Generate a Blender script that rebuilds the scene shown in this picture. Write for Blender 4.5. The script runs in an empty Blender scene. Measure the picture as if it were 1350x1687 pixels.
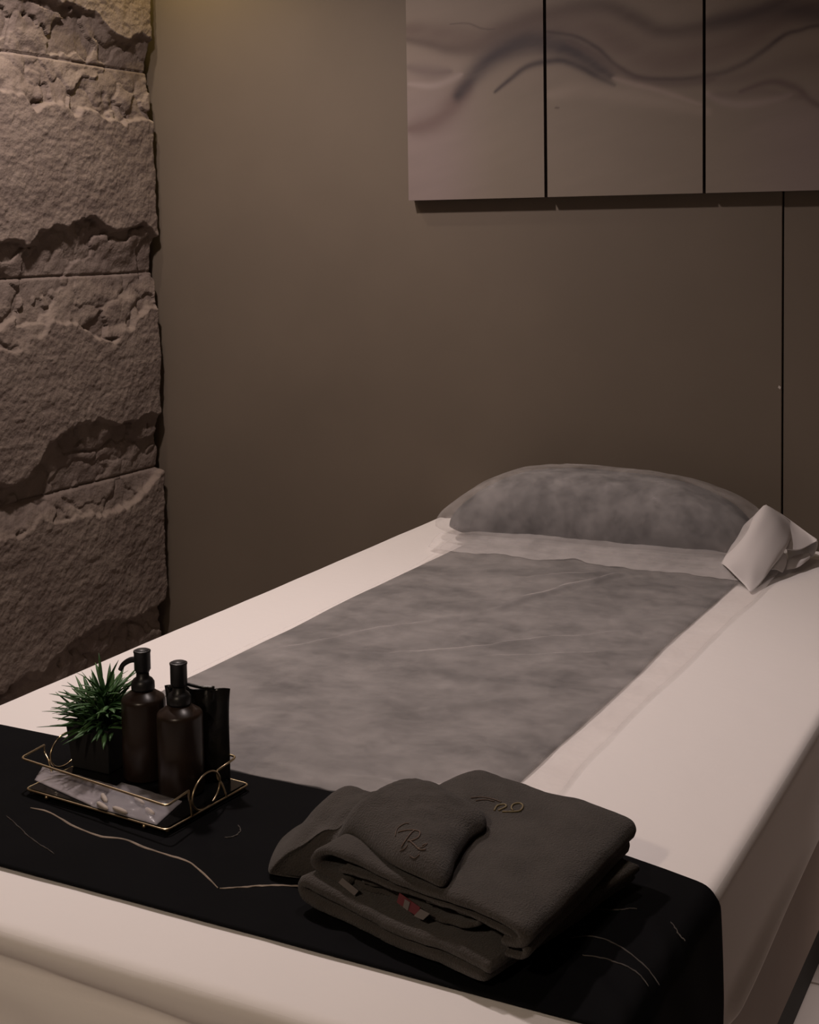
import bpy, math, random
import numpy as np
from mathutils import Matrix, Vector

# ------------------------------------------------------------------ camera
F_PX = 2269.35
CAM = np.array([0.0, 0.0, 1.34])
RT = np.array([0.88527753, 0.46482705, -0.01481553])
UP = np.array([-0.0188231, 0.06764372, 0.99753196])
FW = np.array([-0.46468202, 0.88281376, -0.06863295])
CY = 532.14
scn = bpy.context.scene
COL = scn.collection
cd = bpy.data.cameras.new('camera')
cam = bpy.data.objects.new('camera', cd)
COL.objects.link(cam)
cam.matrix_world = Matrix(((RT[0], UP[0], -FW[0], CAM[0]), (RT[1], UP[1], -FW[1], CAM[1]),
                           (RT[2], UP[2], -FW[2], CAM[2]), (0, 0, 0, 1)))
cd.sensor_fit = 'HORIZONTAL'
cd.sensor_width = 36
cd.lens = F_PX / 1350 * 36
cd.shift_y = -(843.5 - CY) / 1350
cd.clip_start = 0.05
scn.camera = cam
# ------------------------------------------------------------------ light
scn.view_settings.view_transform = 'Standard'
scn.view_settings.look = 'None'
scn.view_settings.gamma = 1
scn.view_settings.use_curve_mapping = False
scn.view_settings.exposure = -0.30
w = bpy.data.worlds.new('world'); scn.world = w
w.use_nodes = True
w.node_tree.nodes['Background'].inputs[0].default_value = (0.5, 0.42, 0.4, 1)
w.node_tree.nodes['Background'].inputs[1].default_value = 0.02


def lamp(name, kind, loc, energy, color, size=0.05, aim=None, spot=60, blend=0.5):
    l = bpy.data.lights.new(name, kind)
    l.energy = energy; l.color = color
    if kind in ('POINT', 'SPOT'): l.shadow_soft_size = size
    if kind == 'AREA': l.shape = 'DISK'; l.size = size
    if kind == 'SPOT': l.spot_size = math.radians(spot); l.spot_blend = blend
    o = bpy.data.objects.new(name, l); COL.objects.link(o); o.location = loc
    d = Vector(aim) - Vector(loc) if aim else Vector((0, 0, -1))
    o.rotation_euler = d.to_track_quat('-Z', 'Y').to_euler()
    return o


lamp('bed_downlight', 'SPOT', (-1.85, 2.02, 2.52), 108, (1.0, 0.84, 0.80), 0.05, spot=150, blend=0.8)
lamp('head_downlight', 'SPOT', (-0.80, 1.75, 2.52), 32, (1.0, 0.84, 0.80), 0.06, spot=70, blend=0.9)
lamp('corner_downlight', 'SPOT', (-2.27, 2.97, 2.22), 4.0, (1.0, 0.73, 0.22), 0.02, spot=150, blend=0.6)
lamp('wall_washer', 'SPOT', (-2.24, 2.55, 2.52), 20, (1.0, 0.84, 0.68), 0.02, aim=(-2.38, 2.6, 0), spot=120, blend=0.7)
lamp('foot_fill', 'SPOT', (-0.75, -1.05, 2.52), 118, (1.0, 0.80, 0.62), 0.08, spot=150, blend=0.8)  # added fill from behind the camera, brightens the foot face of the bed
lamp('aisle_fill', 'SPOT', (0.30, 2.3, 2.52), 190, (1.0, 0.84, 0.74), 0.06, spot=42, blend=0.5)  # added narrow fill, lifts the base board and floor beside the bed

# ------------------------------------------------------------------ materials


def mat(name, col, rough=0.8, var=0.0, vscale=8, bump=0.0, bscale=200, bdist=0.002, sheen=0.0,
        metal=0.0, spec=0.5, alpha=None, vcol=None, col2=None, stretch=(1, 1, 1), coat=0.0, bdetail=4):
    m = bpy.data.materials.new(name); m.use_nodes = True
    nt = m.node_tree; N = nt.nodes; L = nt.links
    b = N['Principled BSDF']
    b.inputs['Base Color'].default_value = (*col, 1)
    b.inputs['Roughness'].default_value = rough
    b.inputs['Metallic'].default_value = metal
    b.inputs['Specular IOR Level'].default_value = spec
    b.inputs['Sheen Weight'].default_value = sheen
    b.inputs['Coat Weight'].default_value = coat
    tc = N.new('ShaderNodeTexCoord'); mp = N.new('ShaderNodeMapping')
    mp.inputs['Scale'].default_value = stretch
    L.new(tc.outputs['Object'], mp.inputs[0])
    if var or col2:
        n = N.new('ShaderNodeTexNoise'); n.inputs['Scale'].default_value = vscale
        n.inputs['Detail'].default_value = 6
        L.new(mp.outputs[0], n.inputs['Vector'])
        r = N.new('ShaderNodeValToRGB')
        c2 = col2 if col2 else tuple(min(1, c * (1 + var)) for c in col)
        c1 = col if col2 else tuple(c * (1 - var) for c in col)
        r.color_ramp.elements[0].position = 0.35; r.color_ramp.elements[1].position = 0.65
        r.color_ramp.elements[0].color = (*c1, 1); r.color_ramp.elements[1].color = (*c2, 1)
        L.new(n.outputs['Fac'], r.inputs[0]); L.new(r.outputs[0], b.inputs['Base Color'])
    if vcol:
        a = N.new('ShaderNodeVertexColor'); a.layer_name = vcol
        L.new(a.outputs[0], b.inputs['Base Color'])
    if bump:
        n2 = N.new('ShaderNodeTexNoise'); n2.inputs['Scale'].default_value = bscale
        n2.inputs['Detail'].default_value = bdetail
        L.new(mp.outputs[0], n2.inputs['Vector'])
        bp = N.new('ShaderNodeBump'); bp.inputs['Strength'].default_value = bump
        bp.inputs['Distance'].default_value = bdist
        L.new(n2.outputs['Fac'], bp.inputs['Height']); L.new(bp.outputs[0], b.inputs['Normal'])
    if alpha is not None: b.inputs['Alpha'].default_value = alpha
    return m


def fleece_mat(name, col, a0, a1, scale, rough=0.8):
    """thin non-woven fleece: cloudy, partly see-through"""
    m = mat(name, col, rough, bump=0.25, bscale=60, bdist=0.002)
    nt = m.node_tree; N = nt.nodes; L = nt.links; b = N['Principled BSDF']
    tc = N.new('ShaderNodeTexCoord'); mp = N.new('ShaderNodeMapping'); mp.inputs['Scale'].default_value = (1.25, 1.6, 1.0)
    L.new(tc.outputs['Object'], mp.inputs[0])
    n = N.new('ShaderNodeTexNoise'); n.inputs['Scale'].default_value = scale; n.inputs['Detail'].default_value = 9
    n.inputs['Roughness'].default_value = 0.62; n.inputs['Distortion'].default_value = 0.15
    L.new(mp.outputs[0], n.inputs['Vector'])
    r = N.new('ShaderNodeMapRange'); r.inputs[1].default_value = 0.25; r.inputs[2].default_value = 0.75
    r.inputs[3].default_value = a0; r.inputs[4].default_value = a1
    L.new(n.outputs['Fac'], r.inputs[0]); L.new(r.outputs[0], b.inputs['Alpha'])
    return m


M = {}
M['sheet'] = mat('white_cotton_sheet', (0.80, 0.765, 0.745), 0.85, bump=0.12, bscale=35, bdist=0.004, stretch=(1, 2, 1))
M['pad'] = mat('grey_pad_cloth', (0.052, 0.050, 0.051), 0.95, var=0.12, vscale=12, bump=0.2, bscale=40, bdist=0.003)
M['fleece'] = fleece_mat('white_fleece', (0.84, 0.79, 0.77), 0.04, 0.20, 7)
M['fleece_case'] = fleece_mat('white_fleece_case', (0.76, 0.72, 0.71), 0.08, 0.36, 13)
M['hem'] = fleece_mat('white_fleece_doubled', (0.82, 0.78, 0.77), 0.10, 0.30, 10)
M['flap'] = mat('white_fleece_folded', (0.78, 0.74, 0.73), 0.8, alpha=0.8)
M['wall'] = mat('brown_wallboard', (0.140, 0.111, 0.082), 0.62, var=0.05, vscale=3, bump=0.08, bscale=700, bdist=0.0008)
M['ceiling'] = mat('plaster', (0.42, 0.38, 0.33), 0.9, var=0.03)
M['stone'] = mat('hewn_brown_stone', (0.17, 0.13, 0.108), 0.9, col2=(0.215, 0.17, 0.14), vscale=9, bump=0.6, bscale=170, bdist=0.003, bdetail=8)
M['joint'] = mat('dark_joint', (0.03, 0.024, 0.02), 0.9, var=0.1)
M['board'] = mat('brown_laminate', (0.28, 0.22, 0.185), 0.6, var=0.08, vscale=5)
M['plinth'] = mat('black_plinth', (0.012, 0.012, 0.011), 0.7, var=0.1)
M['velvet'] = mat('black_velvet', (0.0045, 0.0045, 0.0052), 0.85, var=0.1, vscale=10, spec=0.05, bump=0.15, bscale=25, bdist=0.002)
M['vein'] = mat('dull_gold_thread', (0.20, 0.155, 0.115), 0.7, var=0.2, vscale=60)
M['vein_dim'] = mat('dim_brown_thread', (0.035, 0.028, 0.022), 0.7, var=0.2, vscale=60)
M['towel'] = mat('charcoal_brown_terry', (0.058, 0.051, 0.046), 1.0, var=0.12, vscale=25, sheen=0.12, bump=0.9, bscale=520, bdist=0.003, spec=0.1)
M['embroidery'] = mat('gold_embroidery', (0.15, 0.115, 0.055), 0.7, var=0.2, vscale=300)
M['embroidery_dim'] = mat('faded_gold_embroidery', (0.095, 0.062, 0.045), 0.8, var=0.2, vscale=300)
M['label_red'] = mat('red_care_label', (0.11, 0.014, 0.02), 0.7, var=0.1)
M['label_white'] = mat('pale_care_label', (0.12, 0.105, 0.10), 0.7, var=0.1)
M['brass'] = mat('brushed_brass', (0.62, 0.50, 0.32), 0.32, metal=1.0, var=0.06, vscale=80)
M['black_glass'] = mat('black_glass', (0.006, 0.006, 0.006), 0.15, var=0.1)
M['bottle'] = mat('smoky_amber_plastic', (0.022, 0.013, 0.009), 0.32, var=0.15, vscale=40, spec=0.45)
M['pump'] = mat('black_pump_plastic', (0.010, 0.010, 0.011), 0.38, var=0.1, vscale=50)
M['pump_top'] = mat('dark_grey_pump_top', (0.03, 0.03, 0.033), 0.45, var=0.1, vscale=50)
M['pot'] = mat('matt_black_pot', (0.007, 0.007, 0.0075), 0.75, var=0.1)
M['leaf'] = mat('green_plastic_grass', (0.028, 0.085, 0.026), 0.5, col2=(0.07, 0.16, 0.05), vscale=45)
M['leaf_pale'] = mat('pale_grass_tip', (0.24, 0.27, 0.13), 0.5, var=0.1)
M['pouch'] = mat('black_foil', (0.007, 0.007, 0.007), 0.28, var=0.1, bump=0.3, bscale=60, bdist=0.003)
M['film'] = mat('clear_film', (0.55, 0.52, 0.55), 0.25, alpha=0.30, bump=0.4, bscale=50, bdist=0.003)
M['film_thick'] = mat('milky_film', (0.50, 0.46, 0.48), 0.35, alpha=0.42, bump=0.4, bscale=40, bdist=0.003)
M['cotton'] = mat('white_cotton_swab', (0.40, 0.35, 0.31), 0.9, var=0.08, vscale=100)
M['canvas_edge'] = mat('canvas_wrap', (0.07, 0.055, 0.048), 0.8, var=0.1)
M['art'] = mat('painted_canvas', (0.5, 0.5, 0.5), 0.6, vcol='paint', bump=0.12, bscale=900, bdist=0.0006)
M['chip'] = mat('bare_plaster_chip', (0.5, 0.45, 0.4), 0.9, var=0.05)


def marble_floor():
    m = mat('marble_tile_floor', (0.42, 0.38, 0.37), 0.3)
    nt = m.node_tree; N = nt.nodes; L = nt.links; b = N['Principled BSDF']
    tc = N.new('ShaderNodeTexCoord')
    n = N.new('ShaderNodeTexNoise'); n.inputs['Scale'].default_value = 2.2; n.inputs['Detail'].default_value = 8
    n.inputs['Distortion'].default_value = 1.8
    L.new(tc.outputs['Object'], n.inputs['Vector'])
    r = N.new('ShaderNodeValToRGB'); e = r.color_ramp.elements
    e[0].position = 0.42; e[0].color = (0.24, 0.205, 0.195, 1); e[1].position = 0.56; e[1].color = (0.44, 0.40, 0.395, 1)
    L.new(n.outputs['Fac'], r.inputs[0])
    br = N.new('ShaderNodeTexBrick'); br.offset = 0; br.inputs['Scale'].default_value = 1
    br.inputs['Brick Width'].default_value = 0.6; br.inputs['Row Height'].default_value = 0.3
    br.inputs['Mortar Size'].default_value = 0.0035; br.inputs['Mortar'].default_value = (0.16, 0.135, 0.12, 1)
    L.new(tc.outputs['Object'], br.inputs['Vector'])
    L.new(r.outputs[0], br.inputs['Color1']); L.new(r.outputs[0], br.inputs['Color2'])
    L.new(br.outputs[0], b.inputs['Base Color'])
    return m


M['floor'] = marble_floor()
# ------------------------------------------------------------------ mesh helpers


def mesh_obj(name, V, F, m, parent=None, smooth=True, loc=None):
    V = np.asarray(V, dtype=np.float64)
    me = bpy.data.meshes.new(name)
    if isinstance(F, np.ndarray) and F.ndim == 2:
        nf, k = F.shape
        me.vertices.add(len(V)); me.vertices.foreach_set('co', V.astype(np.float32).ravel())
        me.loops.add(nf * k); me.loops.foreach_set('vertex_index', F.astype(np.int32).ravel())
        me.polygons.add(nf)
        me.polygons.foreach_set('loop_start', np.arange(0, nf * k, k, dtype=np.int32))
        me.polygons.foreach_set('loop_total', np.full(nf, k, dtype=np.int32))
        me.update(calc_edges=True)
    else:
        me.from_pydata([tuple(v) for v in V], [], [tuple(f) for f in F])
    me.validate()
    me.polygons.foreach_set('use_smooth', [smooth] * len(me.polygons))
    for mm in (m if isinstance(m, (list, tuple)) else [m]): me.materials.append(mm)
    o = bpy.data.objects.new(name, me); COL.objects.link(o)
    if parent is not None:
        o.parent = parent
        o.location = -Vector(parent.location) if not parent.parent else (0, 0, 0)
        if parent.parent or parent.type != 'EMPTY':
            o.location = (0, 0, 0)
    return o


def thing(name, label, cat, loc, group=None):
    o = bpy.data.objects.new(name, None); COL.objects.link(o); o.location = loc
    o.empty_display_size = 0.05
    o['label'] = label; o['category'] = cat
    if group: o['group'] = group
    return o


def tag(o, label, cat, group=None):
    o['label'] = label; o['category'] = cat
    if group: o['group'] = group
    return o


def struct(o):
    o['kind'] = 'structure'; return o


def gridF(nu, nv, off=0, wrap_u=False):
    i = np.arange(nu if wrap_u else nu - 1); j = np.arange(nv - 1)
    I, J = np.meshgrid(i, j, indexing='ij'); I2 = (I + 1) % nu
    return np.stack([I * nv + J, I2 * nv + J, I2 * nv + J + 1, I * nv + J + 1], -1).reshape(-1, 4) + off


class MB:
    def __init__(s): s.V = []; s.F = []

    def add(s, V, F):
        n = len(s.V); s.V += [tuple(v) for v in V]; s.F += [tuple(int(i) + n for i in f) for f in F]

    def box(s, a, b):
        x0, y0, z0 = a; x1, y1, z1 = b
        s.add([(x0, y0, z0), (x1, y0, z0), (x1, y1, z0), (x0, y1, z0), (x0, y0, z1), (x1, y0, z1), (x1, y1, z1), (x0, y1, z1)],
              [(0, 3, 2, 1), (4, 5, 6, 7), (0, 1, 5, 4), (1, 2, 6, 5), (2, 3, 7, 6), (3, 0, 4, 7)])

    def tube(s, pts, r, n=10, closed=False):
        P = [Vector(p) for p in pts]; m = len(P)
        rad = r if isinstance(r, (list, tuple)) else [r] * m
        T = []
        for i in range(m):
            a = P[(i - 1) % m] if (closed or i) else P[i]; b = P[(i + 1) % m] if (closed or i < m - 1) else P[i]
            T.append((b - a).normalized())
        nrm = T[0].orthogonal().normalized(); V = []
        for i in range(m):
            nrm = (nrm - T[i] * nrm.dot(T[i])).normalized(); bi = T[i].cross(nrm)
            for k in range(n):
                a = 2 * math.pi * k / n
                V.append(P[i] + (nrm * math.cos(a) + bi * math.sin(a)) * rad[i])
        F = []
        for i in range(m if closed else m - 1):
            i2 = (i + 1) % m
            for k in range(n):
                k2 = (k + 1) % n
                F.append((i * n + k, i * n + k2, i2 * n + k2, i2 * n + k))
        if not closed:
            F.append(tuple(reversed(range(n)))); F.append(tuple((m - 1) * n + k for k in range(n)))
        s.add(V, F)

    def lathe(s, prof, c=(0, 0), n=48):
        V = []; F = []
        for r, z in prof:
            for k in range(n):
                a = 2 * math.pi * k / n; V.append((c[0] + r * math.cos(a), c[1] + r * math.sin(a), z))
        for i in range(len(prof) - 1):
            for k in range(n):
                k2 = (k + 1) % n; F.append((i * n + k, i * n + k2, (i + 1) * n + k2, (i + 1) * n + k))
        F.append(tuple(reversed(range(n)))); F.append(tuple((len(prof) - 1) * n + k for k in range(n)))
        s.add(V, F)

    def build(s, name, m, parent=None, smooth=True, bevel=0):
        o = mesh_obj(name, s.V, s.F, m, parent, smooth)
        if bevel:
            b = o.modifiers.new('bevel', 'BEVEL'); b.width = bevel; b.segments = 3; b.limit_method = 'ANGLE'
        return o


def smooth_pts(pts, n, closed=False):
    """Catmull-Rom resample"""
    P = np.array(pts, float); m = len(P); out = []
    seg = m if closed else m - 1
    for q in np.linspace(0, seg, n, endpoint=not closed):
        i = min(int(q), seg - 1); t = q - i
        g = (lambda k: P[k % m]) if closed else (lambda k: P[max(0, min(m - 1, k))])
        a, b, c, d = g(i - 1), g(i), g(i + 1), g(i + 2)
        out.append(0.5 * ((2 * b) + (-a + c) * t + (2 * a - 5 * b + 4 * c - d) * t * t + (-a + 3 * b - 3 * c + d) * t ** 3))
    return np.array(out)


def vnoise(x, y, seed=0):
    """smooth value noise, vectorised"""
    xi = np.floor(x).astype(np.int64); yi = np.floor(y).astype(np.int64)
    fx = x - xi; fy = y - yi
    fx = fx * fx * fx * (fx * (fx * 6 - 15) + 10); fy = fy * fy * fy * (fy * (fy * 6 - 15) + 10)

    def h(a, b):
        n = (a * 374761393 + b * 668265263 + seed * 1442695041) & 0xffffffff
        n = ((n ^ (n >> 13)) * 1274126177) & 0xffffffff
        n = ((n ^ (n >> 16)) * 2246822519) & 0xffffffff
        return ((n ^ (n >> 15)) & 0xffff) / 65535.0
    return (h(xi, yi) * (1 - fx) + h(xi + 1, yi) * fx) * (1 - fy) + (h(xi, yi + 1) * (1 - fx) + h(xi + 1, yi + 1) * fx) * fy


def fbm(x, y, oct=5, seed=0, gain=0.5):
    a = 1.0; s = 0; t = 0; f = 1.0
    for o in range(oct):
        s = s + a * (vnoise(x * f + 17.3 * o, y * f - 9.1 * o, seed + o) - 0.5); t += a; a *= gain; f *= 2.03
    return s / t * 2


def worley(x, y, seed=0):
    xi = np.floor(x).astype(np.int64); yi = np.floor(y).astype(np.int64)
    d1 = np.full(x.shape, 9.0); d2 = np.full(x.shape, 9.0); idv = np.zeros(x.shape)

    def h(a, b, s):
        n = (a * 374761393 + b * 668265263 + s * 1442695041) & 0xffffffff
        n = ((n ^ (n >> 13)) * 1274126177) & 0xffffffff
        return ((n ^ (n >> 16)) & 0xffff) / 65535.0
    for i in (-1, 0, 1):
        for j in (-1, 0, 1):
            a = xi + i; b = yi + j
            dx = a + h(a, b, seed) - x; dy = b + h(a, b, seed + 5) - y
            d = np.sqrt(dx * dx + dy * dy)
            nearer = d < d1
            d2 = np.where(nearer, d1, np.minimum(d2, d)); idv = np.where(nearer, h(a, b, seed + 9), idv)
            d1 = np.where(nearer, d, d1)
    return d1, d2, idv


def seg_dist(X, Y, pts):
    """distance to a polyline and the parameter along it"""
    P = np.array(pts, float); best = np.full(X.shape, 1e9); par = np.zeros(X.shape); n = len(P) - 1
    for i in range(n):
        a, b = P[i], P[i + 1]; d = b - a; L2 = max((d ** 2).sum(), 1e-12)
        t = np.clip(((X - a[0]) * d[0] + (Y - a[1]) * d[1]) / L2, 0, 1)
        q = np.hypot(X - a[0] - t * d[0], Y - a[1] - t * d[1])
        k = q < best; best = np.where(k, q, best); par = np.where(k, (i + t) / n, par)
    return best, par


def sstep(a, b, x):
    t = np.clip((x - a) / (b - a), 0, 1); return t * t * (3 - 2 * t)


# ------------------------------------------------------------------ room shell
YW = 3.096; XS = -2.405; ZC = 2.6; X1 = 1.1; Y0 = -1.3
f_ = MB(); f_.box((XS - 0.15, Y0 - 0.1, -0.1), (X1 + 0.1, YW + 0.1, 0)); struct(f_.build('floor', M['floor'], smooth=False))
c_ = MB(); c_.box((XS - 0.15, Y0 - 0.1, ZC), (X1 + 0.1, YW + 0.1, ZC + 0.1)); struct(c_.build('ceiling', M['ceiling'], smooth=False))
r_ = MB(); r_.box((X1, Y0, 0), (X1 + 0.1, YW + 0.1, ZC)); struct(r_.build('wall_right', M['wall'], smooth=False))
r_ = MB(); r_.box((XS - 0.15, Y0 - 0.1, 0), (X1 + 0.1, Y0, ZC)); struct(r_.build('wall_front', M['wall'], smooth=False))
# the back wall: two tall boards that meet in a dark seam, on a dark backing
wb = MB(); wb.box((XS - 0.12, YW + 0.022, 0), (X1, YW + 0.1, ZC))
back = struct(wb.build('wall_back', M['joint'], smooth=False))
a_ = MB(); a_.box((XS - 0.12, YW, 0), (-0.6915, YW + 0.022, ZC)); a_.build('wallboard', M['wall'], back, smooth=False, bevel=0.0012)
a_ = MB(); a_.box((-0.688, YW + 0.003, 0), (X1, YW + 0.022, ZC)); a_.build('wallboard', M['wall'], back, smooth=False, bevel=0.0012)
ch = MB()
cv = [(-0.6925, 0.9735), (-0.6975, 0.977), (-0.6995, 0.972), (-0.6945, 0.968)]
ch.add([(x, YW - 0.0006, z) for x, z in cv] + [(x, YW + 0.001, z) for x, z in cv], [(0, 1, 2, 3), (0, 4, 5, 1), (1, 5, 6, 2), (2, 6, 7, 3), (3, 7, 4, 0)])
ch.build('paint_chip', M['chip'], back, smooth=False)

# stone wall: stacked hewn slabs, 0.55 m courses
ys = np.concatenate([np.arange(-0.2, 2.1, 0.012), np.arange(2.1, YW + 0.004, 0.0032)])
zs = np.concatenate([np.arange(0, 0.16, 0.01), np.arange(0.16, 2.1, 0.0032), np.arange(2.1, ZC + 0.01, 0.012)])
Yg, Zg = np.meshgrid(ys, zs, indexing='ij')
JT = [-0.42, 0.13, 0.680, 1.231, 1.780, 2.33, 2.88]
# chipped borders of the raised middle of each course, as (y, z) curves
TOPB = {2: [(1.2, .63), (2.1, .61), (2.436, .590), (2.50, .583), (2.575, .624), (2.67, .605), (2.80, .598), (2.90, .592), (2.965, .603), (3.05, .66), (3.1, .665)],
        3: [(1.2, 1.15), (2.1, 1.12), (2.445, 1.046), (2.53, 1.048), (2.64, 1.105), (2.73, 1.10), (2.87, 1.045), (2.95, 1.08), (3.02, 1.125), (3.08, 1.13)],
        4: [(1.2, 1.7), (2.1, 1.68), (2.484, 1.682), (2.53, 1.684), (2.60, 1.642), (2.67, 1.664), (2.76, 1.636), (2.83, 1.652), (2.88, 1.624), (2.95, 1.622), (3.02, 1.64), (3.09, 1.64)],
        1: [(1.2, .06), (2.1, .07), (2.6, .05), (3.1, .08)], 0: [(0, -.5), (3.1, -.5)],
        5: [(1.2, 2.25), (2.5, 2.22), (3.1, 2.26)], 6: [(0, 2.8), (3.1, 2.8)]}
BOTB = {2: [(1.2, .19), (2.1, .20), (2.42, .24), (2.56, .262), (2.72, .315), (2.88, .305), (3.06, .30), (3.1, .32)],
        3: [(1.2, .78), (2.1, .77), (2.44, .745), (2.53, .752), (2.605, .812), (2.70, .845), (2.79, .862), (2.86, .842), (3.0, .836), (3.08, .845)],
        4: [(1.2, 1.30), (2.1, 1.33), (2.46, 1.338), (2.55, 1.325), (2.60, 1.347), (2.68, 1.365), (2.72, 1.377), (2.81, 1.385), (2.87, 1.36), (2.95, 1.355), (3.0, 1.368), (3.06, 1.33), (3.1, 1.33)],
        5: [(1.2, 1.86), (2.1, 1.92), (2.5, 1.93), (2.70, 1.93), (2.83, 1.915), (2.90, 1.885), (2.94, 1.866), (2.965, 1.857), (3.02, 1.873), (3.1, 1.87)],
        1: [(0, -.3), (3.1, -.3)], 6: [(0, 2.4), (3.1, 2.4)]}
H = np.zeros_like(Yg)
rough = fbm(Yg * 90, Zg * 110, 3, 3, 0.6) * 0.0019 + fbm(Yg * 30, Zg * 40, 3, 9) * 0.0022 + fbm(Yg * 6, Zg * 6, 3, 8) * 0.004
wx = Yg * 8 + fbm(Yg * 10, Zg * 10, 3, 21) * 1.2; wz = Zg * 14 + fbm(Yg * 10, Zg * 10, 3, 22) * 1.2
w1, w2, wi = worley(wx, wz, 4)
facet = -(w1 ** 2) * 0.014 + (wi - 0.55) * 0.018 + fbm(Yg * 25, Zg * 32, 4, 30) * 0.005
jitt = fbm(Yg * 30, Zg * 0 + 3.3, 4, 40) * 0.012 + np.abs(fbm(Yg * 11, Zg * 0 + 1.3, 3, 44)) * 0.02 + fbm(Yg * 14, Zg * 16, 3, 46) * 0.02
for k in range(5 + 1):
    z0, z1 = JT[k], JT[k + 1]
    # gently uneven bed joints
    zj0 = z0 + fbm(Yg * 2, Zg * 0 + k, 2, 50 + k) * 0.003; zj1 = z1 + fbm(Yg * 2, Zg * 0 + k + 1, 2, 51 + k) * 0.003
    msk = (Zg >= zj0) & (Zg < zj1)
    tb = np.interp(Yg, *zip(*TOPB[k + 1])) + jitt; bb = np.interp(Yg, *zip(*BOTB[k + 1])) - jitt * 0.8
    h = rough.copy()
    up = Zg > tb; t = np.clip((Zg - tb) / np.maximum(zj1 - tb, 0.01), 0, 1)
    ledge = sstep(0, 0.010, Zg - tb)
    h = np.where(up, rough * 0.5 + ledge * (-0.007 - 0.016 * t ** 0.8 + facet * (1 - t * 0.5)), h)
    dn = Zg < bb; t = np.clip((bb - Zg) / np.maximum(bb - zj0, 0.01), 0, 1)
    ledge = sstep(0, 0.007, bb - Zg)
    h = np.where(dn, rough * 0.5 + ledge * (-0.011 - 0.016 * t ** 0.7 + facet * (1 - t * 0.5)), h)
    jd = np.minimum(np.abs(Zg - zj0), np.abs(Zg - zj1))
    h = h - 0.008 * np.exp(-(jd / 0.0026) ** 2)
    # ragged right end of every slab, stopping just short of the back wall
    ye = 3.066 + 0.012 * fbm(Zg * 14, Zg * 0 + k, 4, 60 + k)
    h = h - 0.05 * sstep(-0.006, 0.012, Yg - ye)
    H = np.where(msk, h, H)
V = np.stack([XS + H + 0.008, Yg, Zg], -1).reshape(-1, 3)
V[:, 1] = np.minimum(V[:, 1], YW - 0.0005)
sw = struct(mesh_obj('wall_left', V, gridF(len(ys), len(zs)), M['stone']))
s2 = MB(); s2.box((XS - 0.12, Y0, 0), (XS - 0.085, YW, ZC)); s2.build('stone_backing', M['joint'], sw, smooth=False)
s2 = MB(); s2.box((XS - 0.085, Y0, 0), (XS + 0.02, -0.19, ZC)); s2.build('corner_pier', M['stone'], sw, smooth=False)

# ------------------------------------------------------------------ triptych


def on_plane_y(px, py, yy):
    d = ((px - 675) / F_PX)[..., None] * RT - ((py - CY) / F_PX)[..., None] * UP + FW
    t = (yy - CAM[1]) / d[..., 1]
    return CAM[0] + t * d[..., 0], CAM[2] + t * d[..., 2]


YC = 3.066


def art_pts(pts):
    p = np.array(pts, float)
    x, z = on_plane_y(640 + p[:, 0] / 1.901, p[:, 1] / 1.901, YC)
    return np.stack([x, z], -1)


STROKES = [  # curve of the painted wave, half width (m), colour, strength, side softness
    ([(60, 120), (130, 135), (200, 150), (270, 145), (340, 105), (420, 75), (500, 50), (590, 28), (680, 20), (740, 42), (800, 75), (860, 98), (940, 95), (1000, 86), (1080, 60), (1180, 30), (1300, -30)], .022, (.075, .052, .044), .75),
    ([(60, 90), (180, 110), (300, 130), (420, 95), (520, 80), (620, 85), (700, 125), (780, 170), (880, 190), (1000, 165), (1120, 120), (1230, 60), (1350, 10)], .050, (.125, .088, .072), .75),
    ([(70, 405), (150, 380), (215, 310), (250, 260)], .030, (.115, .07, .062), .65),
    ([(215, 300), (270, 225), (340, 170), (420, 140), (490, 135), (560, 150), (620, 185), (690, 235)], .032, (.048, .036, .038), .9),
    ([(330, 290), (380, 250), (430, 215), (495, 196), (545, 190), (600, 207), (660, 243), (705, 265)], .009, (.042, .031, .033), .85),
    ([(495, 100), (580, 112), (645, 145), (700, 195), (780, 240), (880, 250), (960, 245), (1030, 232), (1110, 200), (1180, 150), (1240, 108), (1290, 92), (1350, 75)], .007, (.055, .038, .036), .8),
    ([(560, 130), (640, 165), (720, 222), (820, 258), (930, 262), (1020, 250)], .012, (.10, .07, .062), .6),
    ([(1000, 70), (1100, 55), (1200, 20), (1350, 40)], .030, (.055, .038, .036), .7),
    ([(990, 250), (1100, 240), (1230, 200), (1350, 180)], .030, (.13, .095, .08), .5),
    ([(1100, 288), (1170, 264), (1220, 260), (1280, 282), (1345, 328)], .010, (.105, .07, .064), .75),
    ([(1010, 300), (1090, 296), (1180, 290), (1290, 310)], .012, (.14, .10, .09), .5),
    ([(60, 262), (140, 268), (195, 250), (225, 232)], .010, (.33, .27, .25), .6),
    ([(60, 210), (130, 225), (190, 225)], .018, (.13, .095, .088), .6),
    ([(700, 243), (760, 262), (860, 290), (980, 328)], .008, (.33, .26, .225), .55),
    ([(990, 290), (1050, 320), (1150, 328), (1260, 300)], .010, (.30, .24, .22), .45),
    ([(500, 300), (600, 275), (700, 290), (850, 320), (1000, 350)], .022, (.30, .245, .20), .5),
    ([(195, 76), (250, 76), (290, 92), (335, 95)], .0022, (.07, .05, .045), .6),
    ([(522, 337), (536, 338)], .0025, (.05, .03, .03), .8),
]


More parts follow.
